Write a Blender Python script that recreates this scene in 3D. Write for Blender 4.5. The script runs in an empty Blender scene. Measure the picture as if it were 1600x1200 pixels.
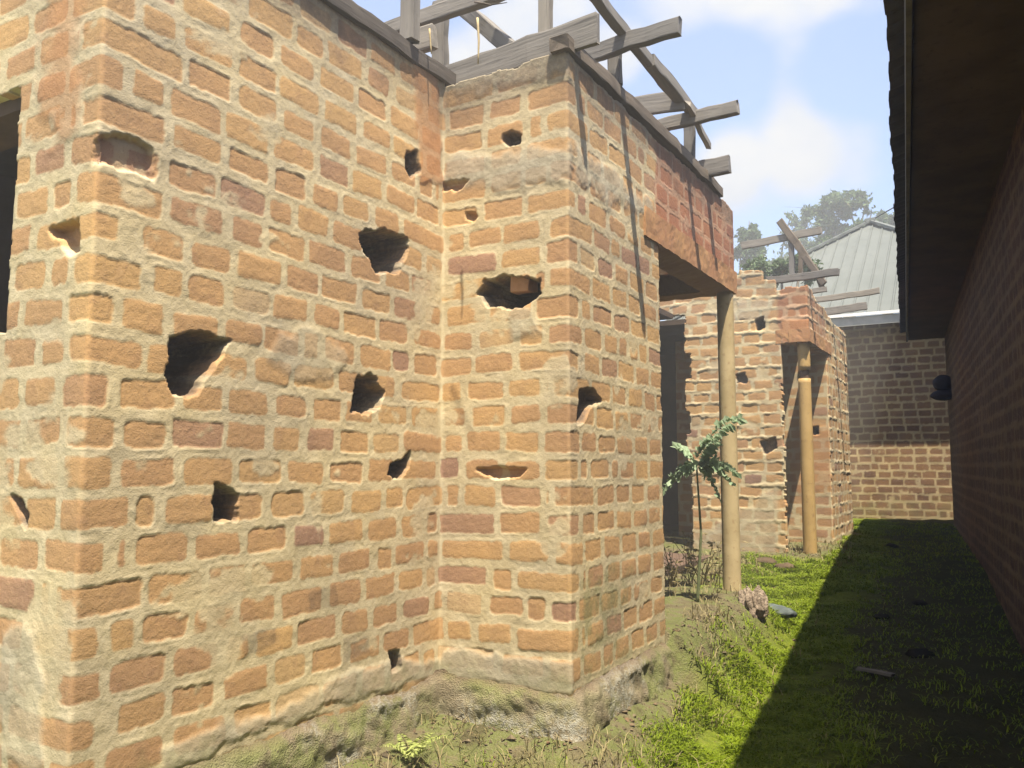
import bpy, math, random
import numpy as np
from mathutils import Vector, Matrix

random.seed(7)
RNG = np.random.default_rng(11)
scene = bpy.context.scene
COL = scene.collection

# ------------------------------------------------------------------ camera
F, PITCH, YAW = 1310.0, math.radians(5.5), math.radians(30.1)
_fw = np.array([-math.sin(YAW)*math.cos(PITCH), math.cos(YAW)*math.cos(PITCH), math.sin(PITCH)])
_rt = np.array([math.cos(YAW), math.sin(YAW), 0.0]); _up = np.cross(_rt, _fw)
def at(x, y, ax, c):
    """photo pixel (1600x1200) -> point of the site on the plane axis=c (eye at the origin)"""
    r = _fw + _rt*(x-800)/F - _up*(y-600)/F
    return r*(c/r[ax])
cam = bpy.data.cameras.new('camera'); camo = bpy.data.objects.new('camera', cam); COL.objects.link(camo)
cam.sensor_width = 36; cam.lens = F/1600*36; cam.clip_end = 2000; cam.clip_start = 0.05
camo.location = (0, 0, 0); camo.rotation_euler = (math.pi/2+PITCH, 0, YAW)
scene.camera = camo

# ------------------------------------------------------------------ helpers: objects
def empty(name, loc, label, cat, group=None):
    o = bpy.data.objects.new(name, None); COL.objects.link(o); o.location = loc; o.empty_display_size = .2
    o['label'] = label; o['category'] = cat
    if group: o['group'] = group
    return o
def tag(o, label=None, cat=None, group=None, kind=None):
    for k, v in (('label', label), ('category', cat), ('group', group), ('kind', kind)):
        if v: o[k] = v
    return o
def link(name, me, parent=None, mats=()):
    o = bpy.data.objects.new(name, me); COL.objects.link(o)
    for m in mats: me.materials.append(m)
    if parent:
        o.parent = parent
        o.matrix_parent_inverse = Matrix.Translation(-Vector(parent.location))
    return o
def np_mesh(name, V, Fq, attrs=None, smooth=True, nper=4):
    me = bpy.data.meshes.new(name)
    V = np.asarray(V, np.float32); Fq = np.asarray(Fq, np.int32)
    me.vertices.add(len(V)); me.vertices.foreach_set('co', V.ravel())
    me.loops.add(Fq.size); me.loops.foreach_set('vertex_index', Fq.ravel())
    me.polygons.add(len(Fq)); me.polygons.foreach_set('loop_start', np.arange(len(Fq), dtype=np.int32)*nper)
    me.polygons.foreach_set('use_smooth', np.full(len(Fq), smooth))
    for k, a in (attrs or {}).items():
        at_ = me.color_attributes.new(k, 'FLOAT_COLOR', 'POINT')
        at_.data.foreach_set('color', np.asarray(a, np.float32).ravel())
    me.update(); me.validate()
    return me

# ------------------------------------------------------------------ helpers: noise
def _hash(ix, iy, seed):
    n = (ix.astype(np.int64)*374761393 + iy.astype(np.int64)*668265263 + seed*974634777) & 0x7fffffff
    n = (n ^ (n >> 13))*1274126177 & 0x7fffffff
    n = (n ^ (n >> 16)) & 0xffffff
    return n/float(0xffffff)
def vnoise(x, y, seed=0):
    ix = np.floor(x); iy = np.floor(y); fx = x-ix; fy = y-iy
    fx = fx*fx*(3-2*fx); fy = fy*fy*(3-2*fy)
    a = _hash(ix, iy, seed); b = _hash(ix+1, iy, seed); c = _hash(ix, iy+1, seed); d = _hash(ix+1, iy+1, seed)
    return (a*(1-fx)+b*fx)*(1-fy)+(c*(1-fx)+d*fx)*fy
def fbm(x, y, seed=0, oc=3):
    x = np.asarray(x, float); y = np.asarray(y, float)
    s = 0; a = .5; t = 0
    for k in range(oc):
        s = s + a*vnoise(x*2**k+k*17.3, y*2**k+k*9.1, seed+k*31); t += a; a *= .5
    return s/t
def sstep(a, b, x):
    t = np.clip((x-a)/(b-a), 0, 1); return t*t*(3-2*t)
def poly_sdf(px, py, poly):
    poly = np.asarray(poly, float); n = len(poly)
    d = np.full(px.shape, 1e9); ins = np.zeros(px.shape, bool)
    for i in range(n):
        x1, y1 = poly[i]; x2, y2 = poly[(i+1) % n]
        ex, ey = x2-x1, y2-y1; wx, wy = px-x1, py-y1
        t = np.clip((wx*ex+wy*ey)/(ex*ex+ey*ey+1e-12), 0, 1)
        d = np.minimum(d, (wx-ex*t)**2+(wy-ey*t)**2)
        c = ((y1 > py) != (y2 > py)) & (px < (x2-x1)*(py-y1)/((y2-y1) if abs(y2-y1) > 1e-9 else 1e-9)+x1)
        ins ^= c
    d = np.sqrt(d)
    return np.where(ins, -d, d)

# ------------------------------------------------------------------ helpers: materials
class NG:
    def __init__(s, name):
        s.m = bpy.data.materials.new(name); s.m.use_nodes = True
        s.t = s.m.node_tree; s.t.nodes.clear()
        s.out = s.t.nodes.new('ShaderNodeOutputMaterial')
        s.b = s.t.nodes.new('ShaderNodeBsdfPrincipled')
        s.t.links.new(s.b.outputs[0], s.out.inputs[0])
        s.b.inputs['Roughness'].default_value = .9
        s.b.inputs['Specular IOR Level'].default_value = .2
    def n(s, typ, **kw):
        x = s.t.nodes.new(typ)
        for k, v in kw.items(): setattr(x, k, v)
        return x
    def L(s, a, b): s.t.links.new(a, b)
    def setin(s, sock, v):
        if hasattr(v, 'is_linked') or hasattr(v, 'links'): s.L(v, sock)
        else: sock.default_value = v
    def attr(s, name):
        a = s.n('ShaderNodeAttribute'); a.attribute_name = name
        sp = s.n('ShaderNodeSeparateColor'); s.L(a.outputs['Color'], sp.inputs[0])
        return sp.outputs[0], sp.outputs[1], sp.outputs[2], a.outputs['Alpha'], a.outputs['Color']
    def coord(s, which='Object', scale=(1, 1, 1)):
        c = s.n('ShaderNodeTexCoord'); mp = s.n('ShaderNodeMapping'); mp.inputs['Scale'].default_value = scale
        s.L(c.outputs[which], mp.inputs[0]); return mp.outputs[0]
    def noise(s, vec, scale, detail=4, rough=.55, dist=0):
        x = s.n('ShaderNodeTexNoise'); s.L(vec, x.inputs['Vector'])
        x.inputs['Scale'].default_value = scale; x.inputs['Detail'].default_value = detail
        x.inputs['Roughness'].default_value = rough; x.inputs['Distortion'].default_value = dist
        return x.outputs['Fac']
    def ramp(s, fac, stops):
        r = s.n('ShaderNodeValToRGB'); e = r.color_ramp.elements
        while len(e) < len(stops): e.new(.5)
        for i, (p, c) in enumerate(stops):
            e[i].position = p; e[i].color = (*c, 1) if len(c) == 3 else c
        s.setin(r.inputs[0], fac); return r.outputs[0]
    def mix(s, fac, a, b, mode='MIX'):
        x = s.n('ShaderNodeMix'); x.data_type = 'RGBA'; x.blend_type = mode
        s.setin(x.inputs[0], fac)
        for i, v in ((6, a), (7, b)):
            if isinstance(v, tuple): x.inputs[i].default_value = (*v, 1) if len(v) == 3 else v
            else: s.L(v, x.inputs[i])
        return x.outputs[2]
    def math(s, op, a, b=0.0):
        x = s.n('ShaderNodeMath', operation=op); s.setin(x.inputs[0], a); s.setin(x.inputs[1], b); return x.outputs[0]
    def mrange(s, v, a, b, c=0.0, d=1.0):
        x = s.n('ShaderNodeMapRange'); x.interpolation_type = 'SMOOTHSTEP'
        s.setin(x.inputs[0], v)
        for i, q in enumerate((a, b, c, d)): x.inputs[i+1].default_value = q
        return x.outputs[0]
    def color(s, c): s.setin(s.b.inputs['Base Color'], c if not isinstance(c, tuple) else (*c, 1))
    def bump(s, h, strength=.4, dist=.01):
        x = s.n('ShaderNodeBump'); x.inputs['Strength'].default_value = strength; x.inputs['Distance'].default_value = dist
        s.L(h, x.inputs['Height']); s.L(x.outputs[0], s.b.inputs['Normal'])

def mat_brick(name, bricks, mortar, conc=((.30, .26, .18), (.43, .38, .27)), varamp=1.0):
    g = NG(name); P = g.coord('Object')
    mask, tone, cc, dirt_shade, _ = g.attr('bk'); mud_shade, red, moss, _, _ = g.attr('bq')
    n1 = g.noise(P, 9, 5, .6); n2 = g.noise(P, 55, 4, .65); n3 = g.noise(P, 2.2, 3)
    n4 = g.noise(P, 190, 2, .5)
    bc = g.ramp(tone, bricks)
    bc = g.mix(g.mrange(n1, .5, .72, 0, .55), bc, g.mix(.6, bc, (.22, .12, .075)))
    bc = g.mix(g.mrange(n2, .52, .75, 0, .4), bc, (.46, .31, .16))
    bc = g.mix(g.mrange(n4, .60, .74, 0, .5), bc, (.10, .05, .035))
    mc = g.mix(g.mrange(n1, .3, .7), mortar[0], mortar[1])
    mc = g.mix(g.mrange(n2, .55, .78, 0, .5), mc, mortar[2])
    mc = g.mix(g.mrange(n4, .62, .75, 0, .35), mc, (.16, .12, .08))
    cn = g.mix(g.mrange(n1, .3, .7), conc[0], conc[1])
    cn = g.mix(g.mrange(n2, .55, .8, 0, .5), cn, (.2, .17, .12))
    c = g.mix(mask, mc, bc)
    c = g.mix(g.math('MULTIPLY', red, .75), c, g.mix(mask, (.33, .16, .10), (.25, .085, .05)))
    c = g.mix(cc, c, cn)
    c = g.mix(g.math('MULTIPLY', mud_shade, .9), c, g.mix(n1, (.34, .15, .06), (.45, .22, .09)))
    dn = g.math('MULTIPLY', dirt_shade, g.mrange(g.math('ADD', g.math('MULTIPLY', n1, .6), g.math('MULTIPLY', n2, .4)), .3, .6, .35, 1.0))
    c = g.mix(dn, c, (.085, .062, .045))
    c = g.mix(g.math('MULTIPLY', moss, g.mrange(n1, .35, .6)), c, g.mix(n2, (.13, .13, .05), (.24, .22, .10)))
    c = g.mix(1.0, c, g.mix(g.mrange(n3, .3, .7), (.86, .86, .9), (1.08, 1.06, 1.0)), 'MULTIPLY')
    g.color(c)
    h = g.math('ADD', g.math('MULTIPLY', n2, .7), g.math('MULTIPLY', n4, .35))
    g.bump(h, .6, .005)
    return g.m
WARM = [(0.0, (.25, .15, .105)), (.10, (.30, .175, .11)), (.35, (.375, .22, .106)), (.6, (.412, .248, .112)), (.82, (.442, .275, .118)), (1.0, (.42, .30, .165))]
MORT = ((.42, .34, .20), (.50, .415, .26), (.55, .475, .32))
M_BRICK = mat_brick('warm_brick', WARM, MORT)
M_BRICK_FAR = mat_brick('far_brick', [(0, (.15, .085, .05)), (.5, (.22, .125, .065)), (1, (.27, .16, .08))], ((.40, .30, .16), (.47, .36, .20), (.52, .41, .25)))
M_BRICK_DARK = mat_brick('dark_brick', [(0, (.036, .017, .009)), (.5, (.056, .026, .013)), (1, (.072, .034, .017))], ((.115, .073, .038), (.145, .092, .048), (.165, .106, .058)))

def mat_simple(name, a, b, scale=8, c=None, rough=.9, bump=.3, bscale=40, coord='Object', stretch=(1, 1, 1), spec=.2, metal=0, dist=.006):
    g = NG(name); P = g.coord(coord, stretch)
    n1 = g.noise(P, scale, 5, .6); n2 = g.noise(P, bscale, 4, .6)
    col = g.mix(g.mrange(n1, .3, .7), a, b)
    if c: col = g.mix(g.mrange(n2, .55, .72, 0, .7), col, c)
    g.color(col); g.b.inputs['Roughness'].default_value = rough
    g.b.inputs['Specular IOR Level'].default_value = spec; g.b.inputs['Metallic'].default_value = metal
    if bump: g.bump(n2, bump, dist)
    return g.m
def vary_wood(m):
    t = m.node_tree; b = [x for x in t.nodes if x.type == 'BSDF_PRINCIPLED'][0]
    l = b.inputs['Base Color'].links[0]; src = l.from_socket
    oi = t.nodes.new('ShaderNodeObjectInfo'); rp = t.nodes.new('ShaderNodeValToRGB')
    e = rp.color_ramp.elements; e[0].color = (.62, .60, .60, 1); e[1].color = (1.12, 1.02, .90, 1)
    t.links.new(oi.outputs['Random'], rp.inputs[0])
    mx = t.nodes.new('ShaderNodeMix'); mx.data_type = 'RGBA'; mx.blend_type = 'MULTIPLY'; mx.inputs[0].default_value = 1
    t.links.new(src, mx.inputs[6]); t.links.new(rp.outputs[0], mx.inputs[7]); t.links.new(mx.outputs[2], b.inputs['Base Color'])
    return m
M_WOOD = mat_simple('weathered_wood', (.15, .143, .132), (.25, .24, .22), 6, (.08, .075, .07), bscale=30, stretch=(.12, 2.2, 2.2), bump=.5)
M_WOOD_DK = mat_simple('dark_weathered_wood', (.07, .06, .05), (.15, .13, .11), 6, (.04, .035, .03), bscale=30, stretch=(.12, 2.2, 2.2), bump=.5)
M_LINTEL = mat_simple('mud_stained_concrete', (.31, .155, .075), (.385, .215, .092), 2.5, (.25, .11, .06), bscale=34, stretch=(1, 1, .6), bump=.6)
M_CONC = mat_simple('grey_concrete', (.25, .22, .17), (.38, .34, .26), 6, (.17, .15, .11))
M_PIPE_A = mat_simple('pale_tan_pipe', (.34, .255, .125), (.43, .33, .175), 5, (.26, .17, .08), bscale=26, rough=.75, bump=.25)
M_PIPE_B = mat_simple('ochre_pipe', (.33, .21, .075), (.41, .27, .105), 4, (.22, .13, .055), bscale=18, rough=.6, bump=.2)
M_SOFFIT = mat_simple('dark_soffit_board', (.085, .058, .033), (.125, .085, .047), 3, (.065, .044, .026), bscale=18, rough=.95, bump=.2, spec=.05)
M_FASCIA = mat_simple('fascia_paint', (.10, .085, .065), (.16, .14, .10), 6, (.06, .05, .04), rough=.8, bump=.2)
M_SHEET_DK = mat_simple('old_roof_sheet', (.06, .05, .06), (.12, .10, .11), 5, (.04, .03, .03), rough=.65, bump=.1, spec=.3)
M_SHEET = mat_simple('pale_roof_sheet', (.092, .099, .086), (.114, .120, .106), 1.6, (.076, .082, .072), bscale=7, rough=.6, bump=.05, spec=.3)
M_TRIM = mat_simple('white_trim', (.70, .68, .62), (.80, .78, .72), 6, rough=.7, bump=.1)
M_GREYTRIM = mat_simple('grey_fascia', (.30, .29, .25), (.40, .38, .33), 6, rough=.8, bump=.1)
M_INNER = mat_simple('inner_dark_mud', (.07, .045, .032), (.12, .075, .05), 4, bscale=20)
M_SHADE_SLAB = mat_simple('dark_shade_slab', (.05, .035, .028), (.08, .055, .04), 4, bscale=20)  # finish of the unseen slabs added to shade the rooms
M_STONE = mat_simple('blue_grey_stone', (.055, .065, .06), (.10, .115, .105), 14, (.04, .045, .045))
M_LUMP = mat_simple('crumbled_plaster', (.15, .11, .075), (.31, .24, .17), 22, (.09, .06, .04), bscale=70, bump=1.0, dist=.02)
M_DARKST = mat_simple('dark_clod', (.012, .010, .008), (.025, .02, .015), 12, spec=.05)
M_STICK = mat_simple('pale_plank', (.09, .078, .062), (.15, .13, .105), 10)
M_METER = mat_simple('dark_bracket', (.02, .013, .012), (.035, .024, .02), 8, rough=.7)
M_CABLE = mat_simple('cable_black', (.03, .03, .03), (.05, .05, .05), 8)
M_BARK = mat_simple('grey_bark', (.10, .085, .065), (.20, .17, .13), 9, (.06, .05, .04), bscale=30, bump=.6)

def mat_leaf(name, lo, hi, trans=.25):
    g = NG(name)
    r, gg, b, a, col = g.attr('lf')
    c = g.mix(r, lo, hi)
    c = g.mix(gg, c, (.30, .24, .11))
    g.color(c); g.b.inputs['Roughness'].default_value = .6
    tr = g.n('ShaderNodeBsdfTranslucent'); g.L(c, tr.inputs[0])
    mx = g.n('ShaderNodeMixShader'); mx.inputs[0].default_value = trans
    g.L(g.b.outputs[0], mx.inputs[1]); g.L(tr.outputs[0], mx.inputs[2]); g.L(mx.outputs[0], g.out.inputs[0])
    return g.m
M_GRASS = mat_leaf('grass_blades', (.11, .155, .005), (.20, .25, .010))
M_DRY = mat_leaf('dry_grass_blades', (.19, .15, .065), (.30, .245, .12))
M_TREE = mat_leaf('tree_leaves', (.06, .10, .035), (.11, .155, .06))
M_TREE2 = mat_leaf('pale_tree_leaves', (.08, .12, .05), (.13, .175, .085))
M_SAP = mat_leaf('sapling_leaves', (.26, .35, .20), (.38, .46, .29), .45)
M_FERN = mat_leaf('fern_leaves', (.22, .26, .06), (.34, .36, .12))

# ------------------------------------------------------------------ brick walls: real relief, one strip that follows the wall's plan
class Path:
    def __init__(s, pts, r=.016):
        s.p = np.array(pts, float); d = np.diff(s.p, axis=0); s.l = np.hypot(d[:, 0], d[:, 1])
        s.d = d/s.l[:, None]; s.k = np.concatenate([[0], np.cumsum(s.l)]); s.r = r
        s.nrm = np.stack([s.d[:, 1], -s.d[:, 0]], 1)
    def raw(s, q):
        i = np.clip(np.searchsorted(s.k, q, side='right')-1, 0, len(s.l)-1)
        return s.p[i]+s.d[i]*(q-s.k[i])[:, None], s.nrm[i]
    def sample(s, q):
        P = 0; N = 0
        for o in np.linspace(-1, 1, 7):
            a, b = s.raw(np.clip(q+o*s.r, s.k[0], s.k[-1])); P = P+a/7; N = N+b/7
        return P, N/np.linalg.norm(N, axis=1)[:, None]
    def S(s, i, p): return s.k[i]+float(np.dot(np.asarray(p)[:2]-s.p[i], s.d[i]))
    def turns(s):
        o, n = [], []
        for i in range(len(s.l)-1):
            cr = s.d[i][0]*s.d[i+1][1]-s.d[i][1]*s.d[i+1][0]
            (o if cr > 0 else n).append(s.k[i+1])
        return o, n      # outward corners, inward corners
    def poly(s, seg, ax, c, px): return [(s.S(seg, at(x, y, ax, c)), at(x, y, ax, c)[2]) for x, y in px]

def brick_wall(name, path, z0, z1, res, seed, mat, parent, pitch=.130, zbase=-1.0, joint=.038, bed=.035, blen=(.195, .262),
               holes=(), opens=(), regions=(), top=None, wav=1.0, relief=1.0, squeeze=0.0, rim=.2, resz=None, dirt_top=0.0, tone_mu=.5, edge_rough=1.0, smear=.685):
    rng = np.random.default_rng(seed)
    L = path.k[-1]; ns = int(L/res)+1; nz = int((z1-z0)/(resz or res))+1
    sv = np.linspace(0, L, ns); zv = np.linspace(z0, z1, nz)
    # extra samples at the corners keep them crisp
    S, Z = np.meshgrid(sv, zv, indexing='ij')
    wz = Z + wav*(.022*(fbm(S*1.1, Z*.6, seed)-.5)+.012*(fbm(S*4.5, Z*3, seed+3)-.5))
    ws = S + wav*.014*(fbm(S*5, Z*6, seed+5)-.5)
    R = np.floor((wz-zbase)/pitch).astype(int); zr = (wz-zbase)-(R+.5)*pitch
    oc, ic = path.turns()
    r0 = R.min(); nrow = R.max()-r0+1
    C = np.zeros_like(S); HL = np.zeros_like(S); ID = np.zeros(S.shape, int)
    for k in range(nrow):
        b = [-.3+rng.uniform(-.1, .1)+(.1 if k % 2 else 0)]
        while b[-1] < L+.3: b.append(b[-1]+(rng.uniform(*blen) if rng.random() > .07 else rng.uniform(blen[0]*.55, blen[0]*.8)))
        b = np.array(b)
        for c in ic: b[np.argmin(abs(b-c))] = c+rng.uniform(-.035, .035)
        for c in oc:
            j = np.argmin(abs(b-c))
            if abs(b[j]-c) < .09: b[j] = c+(.1 if (k % 2) else -.1)*rng.uniform(.95, 1.25)
        b = np.sort(b); m = R == k+r0
        i = np.clip(np.searchsorted(b, ws[m])-1, 0, len(b)-2)
        C[m] = (b[i]+b[i+1])/2; HL[m] = (b[i+1]-b[i])/2; ID[m] = k*400+i
    nid = nrow*400+400
    rr = lambda: rng.random(nid)[ID]
    rnd = rng.random(nid)
    tone = np.clip(rng.normal(tone_mu, .16, nid), 0, 1); tone[rng.random(nid) < .03] *= .25
    tone = tone[ID]
    jx, jz, rot = (rr()-.5)*.012, (rr()-.5)*.010, (rr()-.5)*.10
    hz = (pitch-bed)/2-rr()*.009+.002; hx = HL-joint/2-(rr()-.5)*.014
    lx = ws-C-jx; lz = zr-jz-rot*lx
    lz = lz+.010*(fbm(S*13, Z*13, seed+9)-.5)*edge_rough; lx = lx+.013*(fbm(S*12, Z*12, seed+13)-.5)*edge_rough
    cr = .008+.018*rr()
    qx = np.abs(lx)-hx+cr; qz = np.abs(lz)-hz+cr
    d = np.hypot(np.maximum(qx, 0), np.maximum(qz, 0))+np.minimum(np.maximum(qx, qz), 0)-cr
    d = d+.011*(fbm(S*38, Z*38, seed+21, 2)-.5)*edge_rough
    m = sstep(.003, -.003, d)
    sm = fbm(S*3.3, Z*4.5, seed+27, 4)
    splat = sstep(smear, smear+.05, sm)*sstep(.05, .0, -d-.018*0)
    m = m*(1-.85*sstep(smear, smear+.06, sm+.12*(fbm(S*30, Z*30, seed+2)-.5)))
    fine = fbm(S*60, Z*60, seed+33, 2)-.5; mid = fbm(S*14, Z*14, seed+37, 3)-.5
    hb = (rr()-.62)*.014 + (rr()-.5)*.06*lx + (rr()-.5)*.06*lz + .004*fine+.006*mid - .003*sstep(-.016, .0, d)
    hm = -.002+.012*mid+.006*fine
    lip = np.exp(-((d-.006)/.006)**2)*sstep(.5, .7, fbm(S*11, Z*11, seed+41))
    hm = hm+.004*lip
    if squeeze:
        q = sstep(.45, .7, fbm(S*6, Z*9, seed+45))*sstep(.002, .012, d)*(np.abs(zr) > pitch*.3)
        hm = hm+squeeze*q
    h = .30*relief*(hm*(1-m)+hb*m)
    conc = np.zeros_like(S); mud_shade = np.zeros_like(S); red = np.zeros_like(S); moss = np.zeros_like(S); dirt_shade = np.zeros_like(S)
    if dirt_top:
        tp = top(S) if top else z1
        dirt_shade = dirt_top*sstep(-.34, -.02, Z-tp+.22*(fbm(S*5, Z*5, seed+51)-.5))
    for kind, poly, soft, amt in regions:
        sd = poly_sdf(S, Z, poly)+soft*2.2*(fbm(S*9, Z*9, seed+61, 4)-.5)
        w = amt*sstep(soft*.5, -soft*.5, sd)
        if kind == 'conc': conc = np.maximum(conc, w); h = h*(1-w)+w*(.007+.006*mid+.002*fine)
        elif kind == 'mud_shade': mud_shade = np.maximum(mud_shade, w); h = h*(1-w)+w*(.006+.004*mid)
        elif kind == 'red': red = np.maximum(red, w)
        elif kind == 'moss': moss = np.maximum(moss, w)
        elif kind == 'dirt_shade': dirt_shade = np.maximum(dirt_shade, w)
    for poly, depth, rg in holes:
        P0 = np.array(poly); cx, cz = P0.mean(0); R0 = np.abs(P0-[cx, cz]).max()+.08
        sel = (np.abs(S-cx) < R0) & (np.abs(Z-cz) < R0)
        if not sel.any(): continue
        sd = poly_sdf(S[sel], Z[sel], poly)+1.8*rg*(fbm(S[sel]*30, Z[sel]*30, seed+71, 4)-.5)
        w = sstep(.004, -.010, sd)
        if depth >= .1: depth = .19
        h[sel] = h[sel]*(1-w)-w*depth*(1+.25*(fbm(S[sel]*20, Z[sel]*20, seed+73)-.5))
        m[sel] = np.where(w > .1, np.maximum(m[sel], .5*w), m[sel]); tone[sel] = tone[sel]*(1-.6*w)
        conc[sel] *= 1-w; dirt_shade[sel] = np.maximum(dirt_shade[sel], .95*sstep(.012, -.002, sd)*(depth >= .05))  # hole insides painted dark, their shade put into the colour
    # openings and ragged tops: leave cells out
    keep = np.ones((ns-1, nz-1), bool)
    sc = (S[:-1, :-1]+S[1:, 1:])/2; zc = (Z[:-1, :-1]+Z[1:, 1:])/2
    for poly, depth, rg in holes:
        if depth < .1: continue
        P0 = np.array(poly); cx, cz = P0.mean(0); R0 = np.abs(P0-[cx, cz]).max()+.03
        sel = (np.abs(sc-cx) < R0) & (np.abs(zc-cz) < R0)
        keep[sel] &= ~(poly_sdf(sc[sel], zc[sel], poly)+1.8*rg*(fbm(sc[sel]*30, zc[sel]*30, seed+71, 4)-.5) < -.016)
    for poly, rg in opens:
        keep &= ~(poly_sdf(sc, zc, poly)+rg*(fbm(sc*16, zc*16, seed+81)-.5) < 0)
    if top is not None:
        row_top = top(sc)+.035*(fbm(sc*6, sc*0, seed+85)-.5)+.02*(fbm(sc*22, zc*9, seed+86)-.5)
        keep &= zc < row_top
    P, N = path.sample(sv)
    V = np.zeros((ns, nz, 3)); V[:, :, :2] = P[:, None, :]+N[:, None, :]*h[:, :, None]; V[:, :, 2] = Z
    idx = np.arange(ns*nz).reshape(ns, nz)
    quads = np.stack([idx[:-1, :-1], idx[1:, :-1], idx[1:, 1:], idx[:-1, 1:]], -1)[keep]
    # reveals along every boundary
    Kp = np.zeros((ns+1, nz+1), bool); Kp[1:-1, 1:-1] = keep
    E = []
    bnd = Kp[1:-1, 1:-1] & ~Kp[1:-1, 2:]; i, j = np.nonzero(bnd); E.append((idx[i+1, j+1], idx[i, j+1]))   # top
    bnd = Kp[1:-1, 1:-1] & ~Kp[1:-1, :-2]; i, j = np.nonzero(bnd); E.append((idx[i, j], idx[i+1, j]))       # bottom
    bnd = Kp[1:-1, 1:-1] & ~Kp[2:, 1:-1]; i, j = np.nonzero(bnd); E.append((idx[i+1, j], idx[i+1, j+1]))    # right
    bnd = Kp[1:-1, 1:-1] & ~Kp[:-2, 1:-1]; i, j = np.nonzero(bnd); E.append((idx[i, j+1], idx[i, j]))       # left
    ea = np.concatenate([e[0] for e in E]); eb = np.concatenate([e[1] for e in E])
    Vf = V.reshape(-1, 3); Nf = np.repeat(np.concatenate([N, np.zeros((ns, 1))], 1), nz, axis=0)
    nV = len(Vf); ne = len(ea)
    # keep the rim short next to outward corners so it never shows on the other leg
    dist = np.full(ns, 9.0)
    for c in oc: dist = np.minimum(dist, np.abs(sv-c))
    rd = np.repeat(np.clip(np.minimum(rim, dist), .03, rim), nz)
    rn = Nf*1.0
    back = lambda e: Vf[e]-rn[e]*rd[e][:, None]
    Vall = np.concatenate([Vf, back(ea), back(eb)])
    rq = np.stack([eb, ea, nV+np.arange(ne), nV+ne+np.arange(ne)], -1)
    bk = np.stack([m, tone, conc, dirt_shade], -1).reshape(-1, 4); bq = np.stack([mud_shade, red, moss, np.ones_like(m)], -1).reshape(-1, 4)
    bk = np.concatenate([bk, bk[ea], bk[eb]]); bq = np.concatenate([bq, bq[ea], bq[eb]])
    Fq = np.concatenate([quads, rq])
    used = np.zeros(len(Vall), bool); used[Fq.ravel()] = True
    new = np.cumsum(used)-1
    me = np_mesh(name, Vall[used], new[Fq], {'bk': bk[used], 'bq': bq[used]})
    return link(name, me, parent, [mat])

def rough_box(name, lo, hi, mat, parent, res=.04, amp=.006, seed=1):
    """box with subdivided, uneven faces (worn edges)"""
    import bmesh
    lo = np.array(lo, float); hi = np.array(hi, float); n = np.maximum(1, np.round((hi-lo)/res)).astype(int); n = np.minimum(n, 90)
    vid = {}; V = []; Fq = []
    def v(i, j, k):
        key = (i, j, k)
        if key not in vid:
            vid[key] = len(V); V.append(lo+(hi-lo)*np.array([i/n[0], j/n[1], k/n[2]]))
        return vid[key]
    for a in range(3):
        b, c = (a+1) % 3, (a+2) % 3
        for side in (0, n[a]):
            for p in range(n[b]):
                for q in range(n[c]):
                    def mk(x, y):
                        t = [0, 0, 0]; t[a] = side; t[b] = x; t[c] = y; return v(*t)
                    f = [mk(p, q), mk(p+1, q), mk(p+1, q+1), mk(p, q+1)]
                    Fq.append(f if side else f[::-1])
    V = np.array(V)
    for ax in range(3):
        o = V[:, (ax+1) % 3]*7.1+V[:, (ax+2) % 3]*5.3
        V[:, ax] += amp*2*(fbm(o*2+V[:, ax]*3, V[:, (ax+2) % 3]*11, seed+ax)-.5)
    return link(name, np_mesh(name, V, Fq, smooth=False), parent, [mat])

def beam(name, p0, p1, w, h, mat, parent, roll=0.0, seed=0, bend=.010, endcut=.02, up=(0, 0, 1)):
    """sawn timber from p0 to p1 (its centre line), w across, h high, its own local X along the grain"""
    p0 = Vector(p0); p1 = Vector(p1); d = p1-p0; L = d.length; x = d.normalized()
    u = Vector(up)
    if abs(x.dot(u)) > .98: u = Vector((0, 1, 0))
    y = u.cross(x).normalized(); z = x.cross(y)
    M = Matrix((x, y, z)).transposed().to_4x4(); M.translation = p0
    rg = np.random.default_rng(seed+int(L*1000)); n = max(3, int(L/.09))
    V = []; Fq = []
    oy = np.cumsum(rg.normal(0, bend*.35, n+1)); oz = np.cumsum(rg.normal(0, bend*.35, n+1))
    oy -= np.linspace(oy[0], oy[-1], n+1); oz -= np.linspace(oz[0], oz[-1], n+1)
    prof = []
    c = .12
    for sy, sz in ((-1, -1), (1, -1), (1, 1), (-1, 1)):
        if sy*sz > 0: prof += [(sy*(1), sz*(1-c)), (sy*(1-c), sz)]
        else: prof += [(sy*(1-c), sz), (sy, sz*(1-c))]
    prof = sorted(prof, key=lambda q: math.atan2(q[1], q[0])); k = len(prof)
    for i in range(n+1):
        for j, (a, b) in enumerate(prof):
            xx = L*i/n
            if i == 0: xx -= rg.uniform(0, endcut)
            if i == n: xx += rg.uniform(0, endcut)
            V.append((xx, a*w/2*(1+rg.normal(0, .03))+oy[i], b*h/2*(1+rg.normal(0, .03))+oz[i]))
    me = bpy.data.meshes.new(name)
    faces = []
    for i in range(n):
        for j in range(k):
            a = i*k+j; b = i*k+(j+1) % k; faces.append((a, b, b+k, a+k))
    faces.append(tuple(range(k-1, -1, -1))); faces.append(tuple(range(n*k, n*k+k)))
    me.from_pydata(V, [], faces); me.update()
    o = link(name, me, None, [mat]); o.parent = parent
    if parent: o.matrix_parent_inverse = Matrix.Translation(-Vector(parent.location))
    o.matrix_basis = M
    return o

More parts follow.
